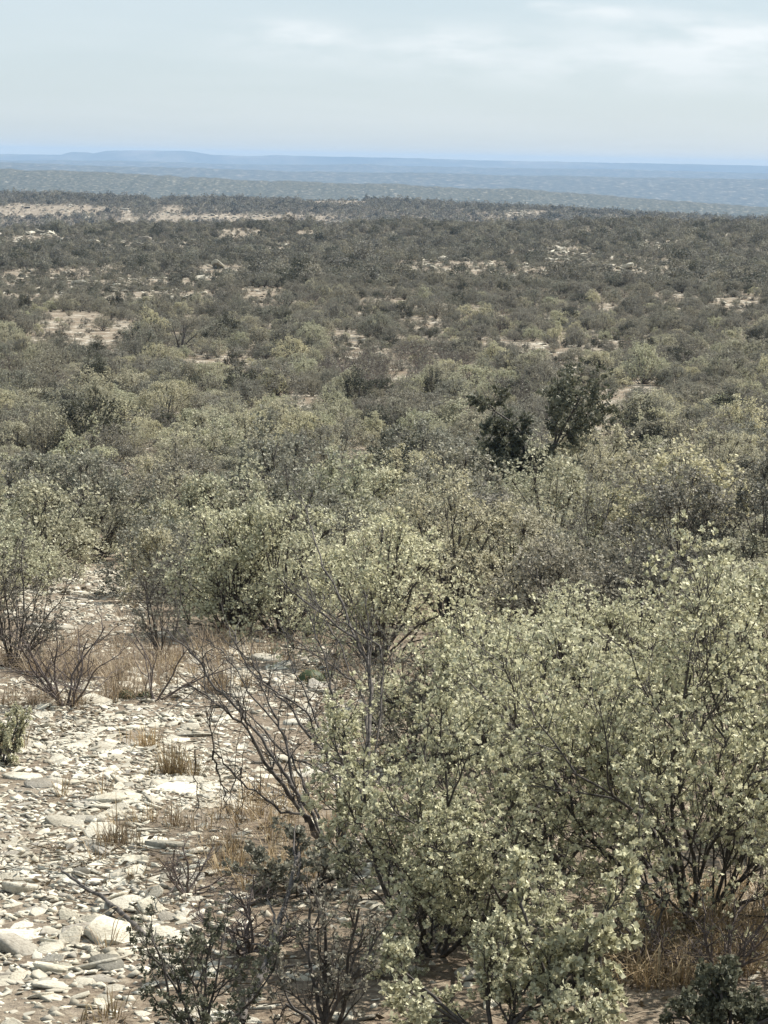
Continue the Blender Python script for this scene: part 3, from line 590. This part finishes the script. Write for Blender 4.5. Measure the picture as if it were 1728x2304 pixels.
s2 = np.concatenate([p2[:, 3] * np.clip(rg2.lognormal(math.log(.56), .3, len(p2)), .3, 1.3), sb]); p2 = np.concatenate([p2[:, :3], pb])
instancer('plateau_scrub', p2, s2, rg2.uniform(0, 6.28, len(p2)), rg2.integers(0, len(far_stock), len(p2)), far_stock, 'dull scrub covering the plateau up to its crest')
p3, rg3 = scatter(690, 1040, 2.4, 9, .93)
instancer('ridge_scrub', p3[:, :3], p3[:, 3] * np.clip(rg3.lognormal(math.log(.75), .3, len(p3)), .4, 1.5), rg3.uniform(0, 6.28, len(p3)), rg3.integers(0, len(vfar_stock), len(p3)), vfar_stock, 'fine scrub on the low ridge behind the plateau crest')
print('individual', len(indiv), 'slope', len(rest), 'plateau', len(p2), 'ridge', len(p3))

# ------------------------------------------------------------------ the dark evergreen and other single plants
def evergreen():
    B = on_ground(1168, 1190); s = B[1] / F; rg = np.random.default_rng(12)
    t = add('evergreen_tree', None, loc=B, label='dark stunted evergreen with black shade inside, standing among pale shrubs', category='tree')
    H = 385 * s; T = Tubes(); tips = []
    def br(p, d, L, r, lev):
        pts = [p]
        for k in range(5): d = norm(d + rg.normal(0, .16, 3) + UP * .04); p = p + d * L / 5; pts.append(p)
        T.add(pts, r, r * .45, 5)
        if lev == 0 or L < .2:
            tips.extend(pts[1:]); return
        for k in range(6):
            i = rg.integers(1, 6); br(pts[i], norm(d + rg.normal(0, .75, 3)), L * rg.uniform(.35, .6), r * .45, lev - 1)
    br(np.array([0, 0, -.05]), np.array([-.03, 0, 1.]), H * .6, .055, 3)
    br(np.array([.05, 0, 0]), np.array([.42, .1, 1.]), H * .85, .035, 3)
    br(np.array([-.05, 0, 0]), np.array([-.4, 0, .8]), H * .45, .045, 3)
    V, Q = T.get(); add('trunk', mesh('trunk', V, [(Q, 0)], [M['bark']], True), t)
    P = np.array(tips); P = P[rg.random(len(P)) < .8]; LV, LQ = leaves(P, norm(rg.normal(0, 1, P.shape) + UP * .5), .08, 10, rg, .5)
    add('crown', mesh('crown', LV, [(LQ, 0)], [M['evergreen']]), t)
evergreen()
def stick_tree(px, py, hpx, seed, label, n=7, spread=.45, r=.03):
    B = on_ground(px, py); rg = np.random.default_rng(seed); H = hpx * B[1] / F; t = add('bare_tree', None, loc=B, label=label, category='tree')
    for k in range(n):
        T = Tubes(); d = norm(np.array([rg.normal(0, spread), rg.normal(0, spread), 1])); p = np.array([0, 0, -.05]); pts = [p]
        for q in range(7): d = norm(d + rg.normal(0, .1, 3)); p = p + d * H * rg.uniform(.8, 1.05) / 7; pts.append(p)
        T.add(pts, r, r * .35, 5)
        for q in range(9):
            i = rg.integers(2, 7); e = norm(d + rg.normal(0, .6, 3)); L = H * rg.uniform(.12, .3); T.add([pts[i], pts[i] + e * L * .5, pts[i] + norm(e + UP * .3) * L], r * .35, r * .15, 3)
        V, Q = T.get(); add('stem', mesh('stem', V, [(Q, 0)], [M['bark']], True), t)
stick_tree(405, 800, 80, 3, 'small leafless many-stemmed tree standing above the scrub at the left', r=.045)
stick_tree(1690, 905, 50, 6, 'dark dead shrub with crooked low limbs near the right edge', 5, 1.2, .06)

# dark cushion cacti on the stones: ribbed domes with spines
def cushion(px, py, dpx, label, seed, heads=1):
    B = on_ground(px, py); rad = .5 * dpx * B[1] / F; t = add('cushion_cactus', None, loc=B, label=label, category='cactus'); rg = np.random.default_rng(seed)
    for h in range(heads):
        off = np.array([rg.uniform(-1, 1) * rad * (heads > 1), rg.uniform(-.4, .4) * rad * (heads > 1), 0]); r = rad * (1 if heads == 1 else .62)
        th = np.linspace(0, 2 * math.pi, 37)[:-1]; ph = np.linspace(-.25, math.pi / 2, 11); rr = (1 + .09 * np.cos(12 * th))[None] * np.cos(ph)[:, None] * r
        V = np.stack([rr * np.cos(th)[None], rr * np.sin(th)[None], np.sin(ph)[:, None] * r * .95 + 0 * rr], -1).reshape(-1, 3) + off
        i = (np.arange(10)[:, None] * 36 + np.arange(36)[None]).ravel(); j = (np.arange(10)[:, None] * 36 + (np.arange(36)[None] + 1) % 36).ravel()
        st_ = add('stem', mesh('cactus_stem', V, [(np.stack([i, j, j + 36, i + 36], 1), 0)], [M['cactus']], True), t)
        d = norm(rg.normal(0, 1, (80, 3))); d[:, 2] = np.abs(d[:, 2]); T = Tubes()
        for e in d: T.add([off + e * r * .98, off + norm(e + rg.normal(0, .35, 3)) * r * 1.28], .0016, .0006, 3)
        V, Q = T.get(); add('spines', mesh('spines', V, [(Q, 0)], [M['straw']]), st_)
cushion(700, 1535, 62, 'dark round spiny cactus on the stones behind the bare branches', 1)
cushion(742, 1530, 48, 'smaller dark cactus beside the round one, to its right', 4)
cushion(300, 1570, 62, 'low flat dark cushion plant at the foot of the brown grass', 2, 3)

# ------------------------------------------------------------------ dead limbs on the ground
def limb(pts_px, r0, r1, label, lift=.02, forks=6, seed=0, name='dead_branch'):
    rg = np.random.default_rng(seed); G = [on_ground(x, y) for x, y in pts_px]; B = G[0].copy(); P = np.array(G); P[:, 2] += np.linspace(r0 * .7, lift, len(P))
    n = len(P); u = np.linspace(0, n - 1, n * 4); Q = np.stack([np.interp(u, np.arange(n), P[:, k]) for k in range(3)], 1); Q[:, :] += rg.normal(0, r0 * .18, Q.shape)
    t = add(name, None, loc=B, label=label, category='branch'); T = Tubes(); T.add(Q - B, np.linspace(r0, r1, len(Q)) * rg.uniform(.85, 1.15, len(Q)), 0, 7); V, F_ = T.get(); lo_ = add('limb', mesh('limb', V, [(F_, 0)], [M['grey_bark']], True), t)
    D = norm(np.gradient(Q, axis=0))
    for k in range(forks):
        i = rg.integers(3, len(Q)); d = norm(D[i] + rg.normal(0, .6, 3) * np.array([1, 1, .5]) + UP * .2); L = rg.uniform(.1, .3); T = Tubes(); p = Q[i] - B; pts = [p]
        for q in range(5): d = norm(d + rg.normal(0, .15, 3)); p = p + d * L / 5; pts.append(p)
        T.add(pts, r1 * .8, r1 * .3, 5); V, F_ = T.get(); add('twig', mesh('twig', V, [(F_, 0)], [M['grey_bark']], True), lo_)
limb([(330, 2115), (290, 2080), (235, 2040), (190, 2020), (140, 1990)], .0105, .004, 'thin dead grey branch slanting across the stones at the lower left', .05, 5, 1)
limb([(545, 2304), (600, 2240), (640, 2170), (670, 2110)], .012, .006, 'grey forked dead limb rising beside the bottom-centre shrub', .28, 6, 2)
limb([(225, 1230), (195, 1240), (160, 1240)], .035, .02, 'dark fallen branch at the head of the sunlit stone patch', .12, 4, 3)
limb([(20, 1190), (70, 1165), (110, 1130)], .02, .01, 'dark crooked dead branch lying in the shrubs at the left edge', .35, 4, 4)
limb([(1500, 2190), (1440, 2120), (1400, 2050)], .014, .006, 'dead twiggy branch in the dark litter under the largest shrub', .25, 6, 5)

# ------------------------------------------------------------------ stones
def slab_mesh(seed, sharp=1.0):
    rg = np.random.default_rng(seed); n = int(rg.integers(5, 9)); th = np.sort((np.arange(n) + rg.uniform(-.32, .32, n)) * 2 * math.pi / n)
    r = rg.uniform(.68, 1.15, n); asp = rg.uniform(.45, .8); x = r * np.cos(th) * .5; y = r * np.sin(th) * .5 * asp; h = rg.uniform(.07, .16)
    def ringv(k, z, zj): return np.stack([x * k, y * k, z + rg.uniform(-zj, zj, n)], 1)
    tilt = rg.uniform(-.14, .14, 2)
    rings = [ringv(.86, 0, .01), ringv(1.0, h * .45, .02), ringv(.97, h * .85, .02), ringv(.86, h, .012)]
    V = np.concatenate(rings + [np.array([[0, 0, h * 1.03]])]); V[:, 2] += (V[:, 0] * tilt[0] + V[:, 1] * tilt[1]) * (V[:, 2] > h * .3) - .05
    Fq = []
    for a in range(3):
        i = np.arange(n) + a * n; j = (np.arange(n) + 1) % n + a * n; Fq.append(np.stack([i, j, j + n, i + n], 1))
    i = np.arange(n) + 3 * n; j = (np.arange(n) + 1) % n + 3 * n; Ft = np.stack([i, j, np.full(n, 4 * n)], 1)
    return V, np.concatenate(Fq), Ft
slabs = [slab_mesh(500 + k) for k in range(16)]
slab_me = [mesh('stone', V, [(Q, 0), (T, 0)], [M['stone']]) for V, Q, T in slabs]
slab_grey = [mesh('stone', V, [(Q, 0), (T, 0)], [M['grey_stone']]) for V, Q, T in slabs[:5]]
big_me = []
for k in range(8):      # larger rocks with broken, layered edges
    V, Q, T = slab_mesh(700 + k); me = mesh('rock_slab', V, [(Q, 0), (T, 0)], [M['stone']]); big_me.append(me)
rgs = np.random.default_rng(77)
def place_stone(x, y, size, me, parent=None, name='stone', rz=None, tilt=.16, flat=1.0, zoff=0.0, **props):
    z = float(ground_z(x, y)); e = .25; gx = float(ground_z(x + e, y) - ground_z(x - e, y)) / (2 * e); gy = float(ground_z(x, y + e) - ground_z(x, y - e)) / (2 * e)
    o = add(name, me, parent, (x, y, z + zoff), 0, (size, size, size * flat), **props)
    o.rotation_euler = (math.atan(gy) + rgs.normal(0, tilt), -math.atan(gx) + rgs.normal(0, tilt), rgs.uniform(0, 6.28) if rz is None else rz)
    return o
rocks = [  # pixel, width px, flatness, grey, label
 (130, 2180, 165, .9, 0, 'long pale slab jutting up left of the dark grey rock'), (238, 2175, 110, 1.5, 1, 'dark grey rock beside the long pale slab at the lower left'),
 (75, 1982, 95, 1.6, 0, 'pale angular block at the left edge, lower of a group'), (35, 1955, 90, 1.8, 0, 'large pale boulder cut by the left edge'),
 (165, 1970, 80, 1.6, 1, 'grey-shaded block right of the pale boulders at the left'), (400, 1780, 200, .6, 0, 'broad flat white slab below the dry yellow tuft'),
 (240, 1800, 100, 1.2, 0, 'white slab with a dark hollow under its edge'), (215, 1850, 70, 1.5, 0, 'upright white wedge of stone in the middle of the stones'),
 (345, 1870, 110, .8, 0, 'white slab with a dark gap beneath it'), (375, 1905, 110, 1.0, 1, 'rounded grey slab on the edge of the bush shadow'),
 (430, 1950, 90, .7, 0, 'narrow pale slab lying in the bush shadow'), (560, 1985, 75, 1.4, 0, 'small white rock standing under the bush'),
 (600, 1485, 85, 1.4, 0, 'white rock behind the bare branches, left of the cactus'), (640, 1495, 80, 1.5, 0, 'brightest white rock behind the bare branches'),
 (735, 1560, 80, 1.2, 0, 'white rock just below the dark round cactus'), (665, 1630, 75, 1.3, 0, 'pale rounded rock seen between the bare branches'),
 (670, 2200, 110, .7, 0, 'pale slab under the bottom-centre shrub'), (745, 2180, 120, .7, 0, 'white slab right of the bottom-centre stems'),
 (600, 2265, 95, 1.1, 0, 'dusty pale rock at the bottom beside the grey limb'), (350, 2030, 130, .6, 0, 'flat white slab behind the dark-leaved low shrub'),
 (50, 1750, 110, .8, 0, 'white slab at the left edge below the pale bushy plant'), (200, 1645, 120, .5, 0, 'pale flat slab at the top of the stony clearing'),
 (120, 1415, 120, .9, 0, 'white ledge stone at the front of the sunlit stone patch'), (60, 1395, 60, 1.2, 1, 'dark stone in the sunlit stone patch at the left'),
 (175, 1350, 80, 1.0, 0, 'dusky flat stone at the top of the sunlit stone patch'), (60, 2105, 170, .5, 0, 'thin pale slab low on the left edge'),
 (1710, 2010, 60, .6, 0, 'small white stone at the right edge in the shade'), (455, 1600, 90, .6, 0, 'pale flat stone beside the tip of the lowest bare branch')]
for k, (px, py, w, fl, gr, lab) in enumerate(rocks):
    P = on_ground(px, py); me = slab_grey[k % 5] if gr else big_me[k % 8]
    place_stone(P[0], P[1], w * P[1] / F * 1.0, me, None, 'rock', rz=rgs.normal(0, .35), tilt=.07, flat=fl, label=lab, category='rock')
# the stony clearing, as ground polygons read from the photograph
poly = np.array([(-160, 1450), (120, 1440), (420, 1420), (520, 1430), (700, 1430), (900, 1520), (880, 1700), (800, 1900), (1300, 2100), (1700, 2000), (1800, 2380), (-250, 2380)], float)
def inside(x, y, pg):
    c = np.zeros(len(x), bool); j = len(pg) - 1
    for i in range(len(pg)):
        k = ((pg[i, 1] > y) != (pg[j, 1] > y)) & (x < (pg[j, 0] - pg[i, 0]) * (y - pg[i, 1]) / (pg[j, 1] - pg[i, 1] + 1e-9) + pg[i, 0]); c ^= k; j = i
    return c
def stone_points(n, seed, shade=True):
    rg = np.random.default_rng(seed); out = []
    while len(out) < n:
        P = np.stack([rg.uniform(-9, 4, 4000), rg.uniform(4.0, 45, 4000)], 1); z = ground_z(P[:, 0], P[:, 1]); x, y = project(np.concatenate([P, z[:, None]], 1))
        k = inside(x, y, poly) | (((x - 180) / 170) ** 2 + ((y - 1355) / 90) ** 2 < 1) | (((x - 320) / 70) ** 2 + ((y - 1130) / 90) ** 2 < 1)
        dens = np.where(x > 560, .3, 1.0) * np.where((x > 420) & (y > 1980), .45, 1.0) * np.where((y < 1590) & (x < 520), .35, 1.0) * np.where((x > 330) & (x < 760) & (y > 1820) & (y < 2010), .3, 1.0) * np.where(y > 2200, .7, 1.0)
        dens *= np.clip(.75 + 1.1 * fbm(P[:, 0] / .9, P[:, 1] / .9, 15, 2), .15, 1)
        k &= (x > -120) & (x < 1800) & (rg.random(len(P)) < dens); out.extend(P[k])
    return np.array(out[:n]), rg
SP, rg = stone_points(6600, 31)
size = np.clip(rg.lognormal(math.log(.057), .47, len(SP)), .03, .26)
_, sy = project(np.concatenate([SP, ground_z(SP[:, 0], SP[:, 1])[:, None]], 1))
order = np.argsort(-size / SP[:, 1])
for i in order[:300]:
    place_stone(SP[i, 0], SP[i, 1], float(size[i]) * 1.1, slab_me[int(rg.integers(16))], ground, 'stone', tilt=.19, flat=float(rg.uniform(.6, 1.1)))
def thin_chip(seed):
    rg = np.random.default_rng(900 + seed); n = int(rg.integers(5, 7)); th = (np.arange(n) + rg.uniform(-.3, .3, n)) * 2 * math.pi / n; r = rg.uniform(.7, 1.15, n); x = r * np.cos(th) * .5; y = r * np.sin(th) * .5 * rg.uniform(.5, .8); h = rg.uniform(.08, .17)
    V = np.concatenate([np.stack([x, y, np.full(n, -.04)], 1), np.stack([x * .93, y * .93, h + rg.uniform(-.03, .03, n)], 1), [[0, 0, h * 1.05]]])
    i = np.arange(n); j = (i + 1) % n; return V, np.stack([i, j, j + n, i + n], 1), np.stack([i + n, j + n, np.full(n, 2 * n)], 1)
def merge_stones(P, size, rg, tilt=.21, emb=0.0, variants=slabs):
    VV = []; QQ = []; TT = []; n = 0
    Z = ground_z(P[:, 0], P[:, 1])
    for (x, y), z, s in zip(P, Z, size):
        V, Q, T = variants[int(rg.integers(len(variants)))]; a = rg.uniform(0, 6.28); c, s_ = math.cos(a), math.sin(a)
        W = V * s; W = np.stack([W[:, 0] * c - W[:, 1] * s_, W[:, 0] * s_ + W[:, 1] * c, W[:, 2] * rg.uniform(.6, 1.2)], 1)
        tx, ty = rg.normal(0, tilt, 2); W[:, 2] += W[:, 0] * tx + W[:, 1] * (ty - .13) ; W += np.array([x, y, z - emb * s])
        VV.append(W); QQ.append(Q + n); TT.append(T + n); n += len(W)
    return np.concatenate(VV), np.concatenate(QQ), np.concatenate(TT)
V, Q, T = merge_stones(SP[order[300:2400]], size[order[300:2400]], rg)
V2, Q2, T2 = merge_stones(SP[order[2400:]], size[order[2400:]], rg, variants=[thin_chip(k) for k in range(14)])
Q = np.concatenate([Q, Q2 + len(V)]); T = np.concatenate([T, T2 + len(V)]); V = np.concatenate([V, V2])
add('loose_stones', mesh('loose_stones', V, [(Q, 0), (T, 0)], [M['stone']]), ground, kind='stuff')
# chips and pebbles
def pebble(seed):
    rg = np.random.default_rng(seed); V = np.array([[1, 0, 0], [0, 1, 0], [-1, 0, 0], [0, -1, 0], [0, 0, .45], [0, 0, -.3]], float) * .5 + rg.uniform(-.16, .16, (6, 3))
    return V, np.zeros((0, 4), int), np.array([[0, 1, 4], [1, 2, 4], [2, 3, 4], [3, 0, 4], [1, 0, 5], [2, 1, 5], [3, 2, 5], [0, 3, 5]])
GP, rg = stone_points(20000, 41); V, Q, T = merge_stones(GP, np.clip(rg.lognormal(math.log(.026), .4, len(GP)), .01, .06), rg, .2, 0, [pebble(k) for k in range(12)])
add('gravel', mesh('gravel', V, [(T, 0)], [M['stone']]), ground, kind='stuff')
# rubble on the bare patches of the slope and plateau
rg = np.random.default_rng(55); pts = []
for cx, cy, rx, ry in clear[7:-1]:
    c = on_ground(cx, cy); a = rx * c[1] / F; lo = on_ground(cx, cy + ry)[1]; hi = min(on_ground(cx, max(cy - ry, 442))[1], c[1] * 1.5)
    n = int(np.clip(a * (hi - lo) * .6, 30, 240)); pts.append(np.stack([c[0] + rg.normal(0, a * .6, n), c[1] + rg.uniform(-1, 1, n) * (hi - lo) * .5], 1))
RP = np.concatenate(pts); V, Q, T = merge_stones(RP, rg.lognormal(math.log(.55), .5, len(RP)) * np.clip(RP[:, 1] / 200, .5, 2.0), rg)
add('limestone_rubble', mesh('limestone_rubble', V, [(Q, 0), (T, 0)], [M['stone']]), ground, kind='stuff')

# ------------------------------------------------------------------ grass, litter
def blades(P, n, h, w, lean, rg, droop=.35):
    m = len(P) * n; B = np.repeat(P, n, 0); az = rg.uniform(0, 6.28, m); d = np.stack([np.cos(az), np.sin(az), 0 * az], 1); B = B + d * (rg.random(m) * .05)[:, None]
    ln = (lean * rg.random(m))[:, None]; H = (h * rg.uniform(.5, 1.15, m) * np.repeat(rg.uniform(.45, 1.3, len(P)), n))[:, None]; s = np.stack([-np.sin(az), np.cos(az), 0 * az], 1) * w * .5
    mid_ = B + UP * H * .6 + d * H * ln * .5; tip = B + UP * H * (1 - droop * ln) + d * H * ln * 1.3
    V = np.stack([B - s, B + s, mid_ + s * .7, mid_ - s * .7, tip], 1).reshape(-1, 3); i = np.arange(m)[:, None] * 5
    return V, i + np.array([[0, 1, 2, 3]]), i + np.array([[3, 2, 4]])
def tuft(px, py, hpx, label, seed, mat='straw', n=260, lean=.9, wide=1.0):
    B = on_ground(px, py); rg = np.random.default_rng(seed); h = hpx * B[1] / F; V, Q, T = blades(rg.normal(0, .045 * wide, (12, 3)) * np.array([1, 1, 0]), n // 12, h, .004, lean, rg)
    add('grass_tuft', mesh('grass_tuft', V, [(Q, 0), (T, 0)], [M[mat]]), loc=B, label=label, category='grass')
tuft(395, 1745, 75, 'small dry yellow grass tuft among the white slabs', 1)
tuft(330, 1680, 60, 'thin dry tuft on the stones under the lowest bare branch', 2, 'straw', 120)
tuft(265, 1900, 80, 'dry brown tuft in the middle of the stony clearing', 3, 'russet', 150)
tuft(405, 1860, 60, 'dark dry tuft at the edge of the bush shadow', 4, 'russet', 130)
tuft(20, 1690, 90, 'dry tuft at the left edge beside the pale bushy plant', 5, 'straw', 160)
tuft(480, 1560, 70, 'dry brown tuft between the path and the bare branches', 6, 'russet', 150)
tuft(250, 2290, 50, 'thin dry tuft at the bottom left edge of the gravel', 7, 'straw', 90)
def patch(pxs, n, seed):
    rg = np.random.default_rng(seed); out = []
    for cx, cy, rx, ry, k in pxs:
        for _ in range(k):
            a = rg.random() * 6.28; q = math.sqrt(rg.random()); p = on_ground(cx + rx * q * math.cos(a), cy + ry * q * math.sin(a))
            if fbm(p[0] / .5, p[1] / .9, 61, 2) > -.12: out.append(p)
    return np.array(out), rg
P, rg = patch([(100, 1550, 210, 45, 150), (270, 1530, 130, 50, 90), (60, 1490, 130, 50, 80), (200, 1480, 180, 40, 70), (560, 1450, 120, 30, 36), (720, 1470, 110, 30, 30), (430, 1480, 110, 40, 22), (860, 1520, 120, 40, 24), (320, 1380, 60, 50, 16)], 0, 8)
V, Q, T = blades(P, 15, .20, .004, 1.6, rg)
add('dry_grass', mesh('dry_grass', V, [(Q, 0), (T, 0)], [M['russet']]), kind='stuff', label='dry brown grass bordering the stony clearing', category='grass')
P, rg = patch([(280, 1130, 70, 50, 26), (260, 1060, 70, 30, 16), (1500, 2150, 230, 80, 110), (1600, 2060, 150, 60, 60), (300, 1900, 250, 250, 10), (600, 1900, 150, 120, 60), (850, 1750, 200, 150, 50), (150, 1550, 200, 40, 40), (500, 1500, 160, 50, 40)], 0, 9)
V, Q, T = blades(P, 18, .13, .0035, 1.3, rg)
add('straw_grass', mesh('straw_grass', V, [(Q, 0), (T, 0)], [M['straw']]), kind='stuff', label='sparse straw-coloured grass wisps between stones and shrubs', category='grass')
# dead leaves and twigs lying under the shrubs
rg = np.random.default_rng(66); n = 42000; X = rg.uniform(-4.2, 5.0, n); Y = rg.uniform(4, 24, n); k = fbm(X / 1.1, Y / 1.1, 81, 3) + .34 * (X > -.6) + .5 * (X > .5) > .2
X, Y = X[k], Y[k]; P = np.stack([X, Y, ground_z(X, Y) + rg.uniform(.004, .03, len(X))], 1)
LV, LQ = leaves(P, norm(rg.normal(0, 1, P.shape) * np.array([1, 1, .25])), .03, 1, rg, .4)
T = Tubes()
for p in P[::4]:
    a = rg.random() * 6.28; L = rg.uniform(.04, .16); d = np.array([math.cos(a), math.sin(a), rg.uniform(-.05, .2)]); T.add([p, p + d * L * .5 + rg.normal(0, .008, 3), p + d * L], .0022, .0014, 3)
V, Q = T.get(); add('leaf_litter', mesh('leaf_litter', np.concatenate([V, LV]), [(Q, 0), (LQ + len(V), 0)], [M['litter']]), kind='stuff', label='brown dead leaves and twigs lying under the shrubs', category='litter')

# ------------------------------------------------------------------ the haze
def haze():
    m, nd, lk = material('haze_air'); v = N(nd, 'ShaderNodeVolumePrincipled'); v.inputs['Color'].default_value = (.36, .56, .87, 1); v.inputs['Absorption Color'].default_value = (.2, .2, .2, 1); v.inputs['Density'].default_value = 1.45e-4; v.inputs['Anisotropy'].default_value = 0.0
    o = N(nd, 'ShaderNodeOutputMaterial'); lk.new(v.outputs[0], o.inputs['Volume'])
    x, y0, y1, z0, z1 = 13400, -13400, 13400, -260, 25
    V = [(a, b, c) for a in (-x, x) for b in (y0, y1) for c in (z0, z1)]
    add('haze', mesh('haze', V, [([(0, 1, 3, 2), (4, 6, 7, 5), (0, 4, 5, 1), (2, 3, 7, 6), (0, 2, 6, 4), (1, 5, 7, 3)], 0)], [m]), kind='stuff', label='pale blue haze in the distant air', category='haze')
haze()
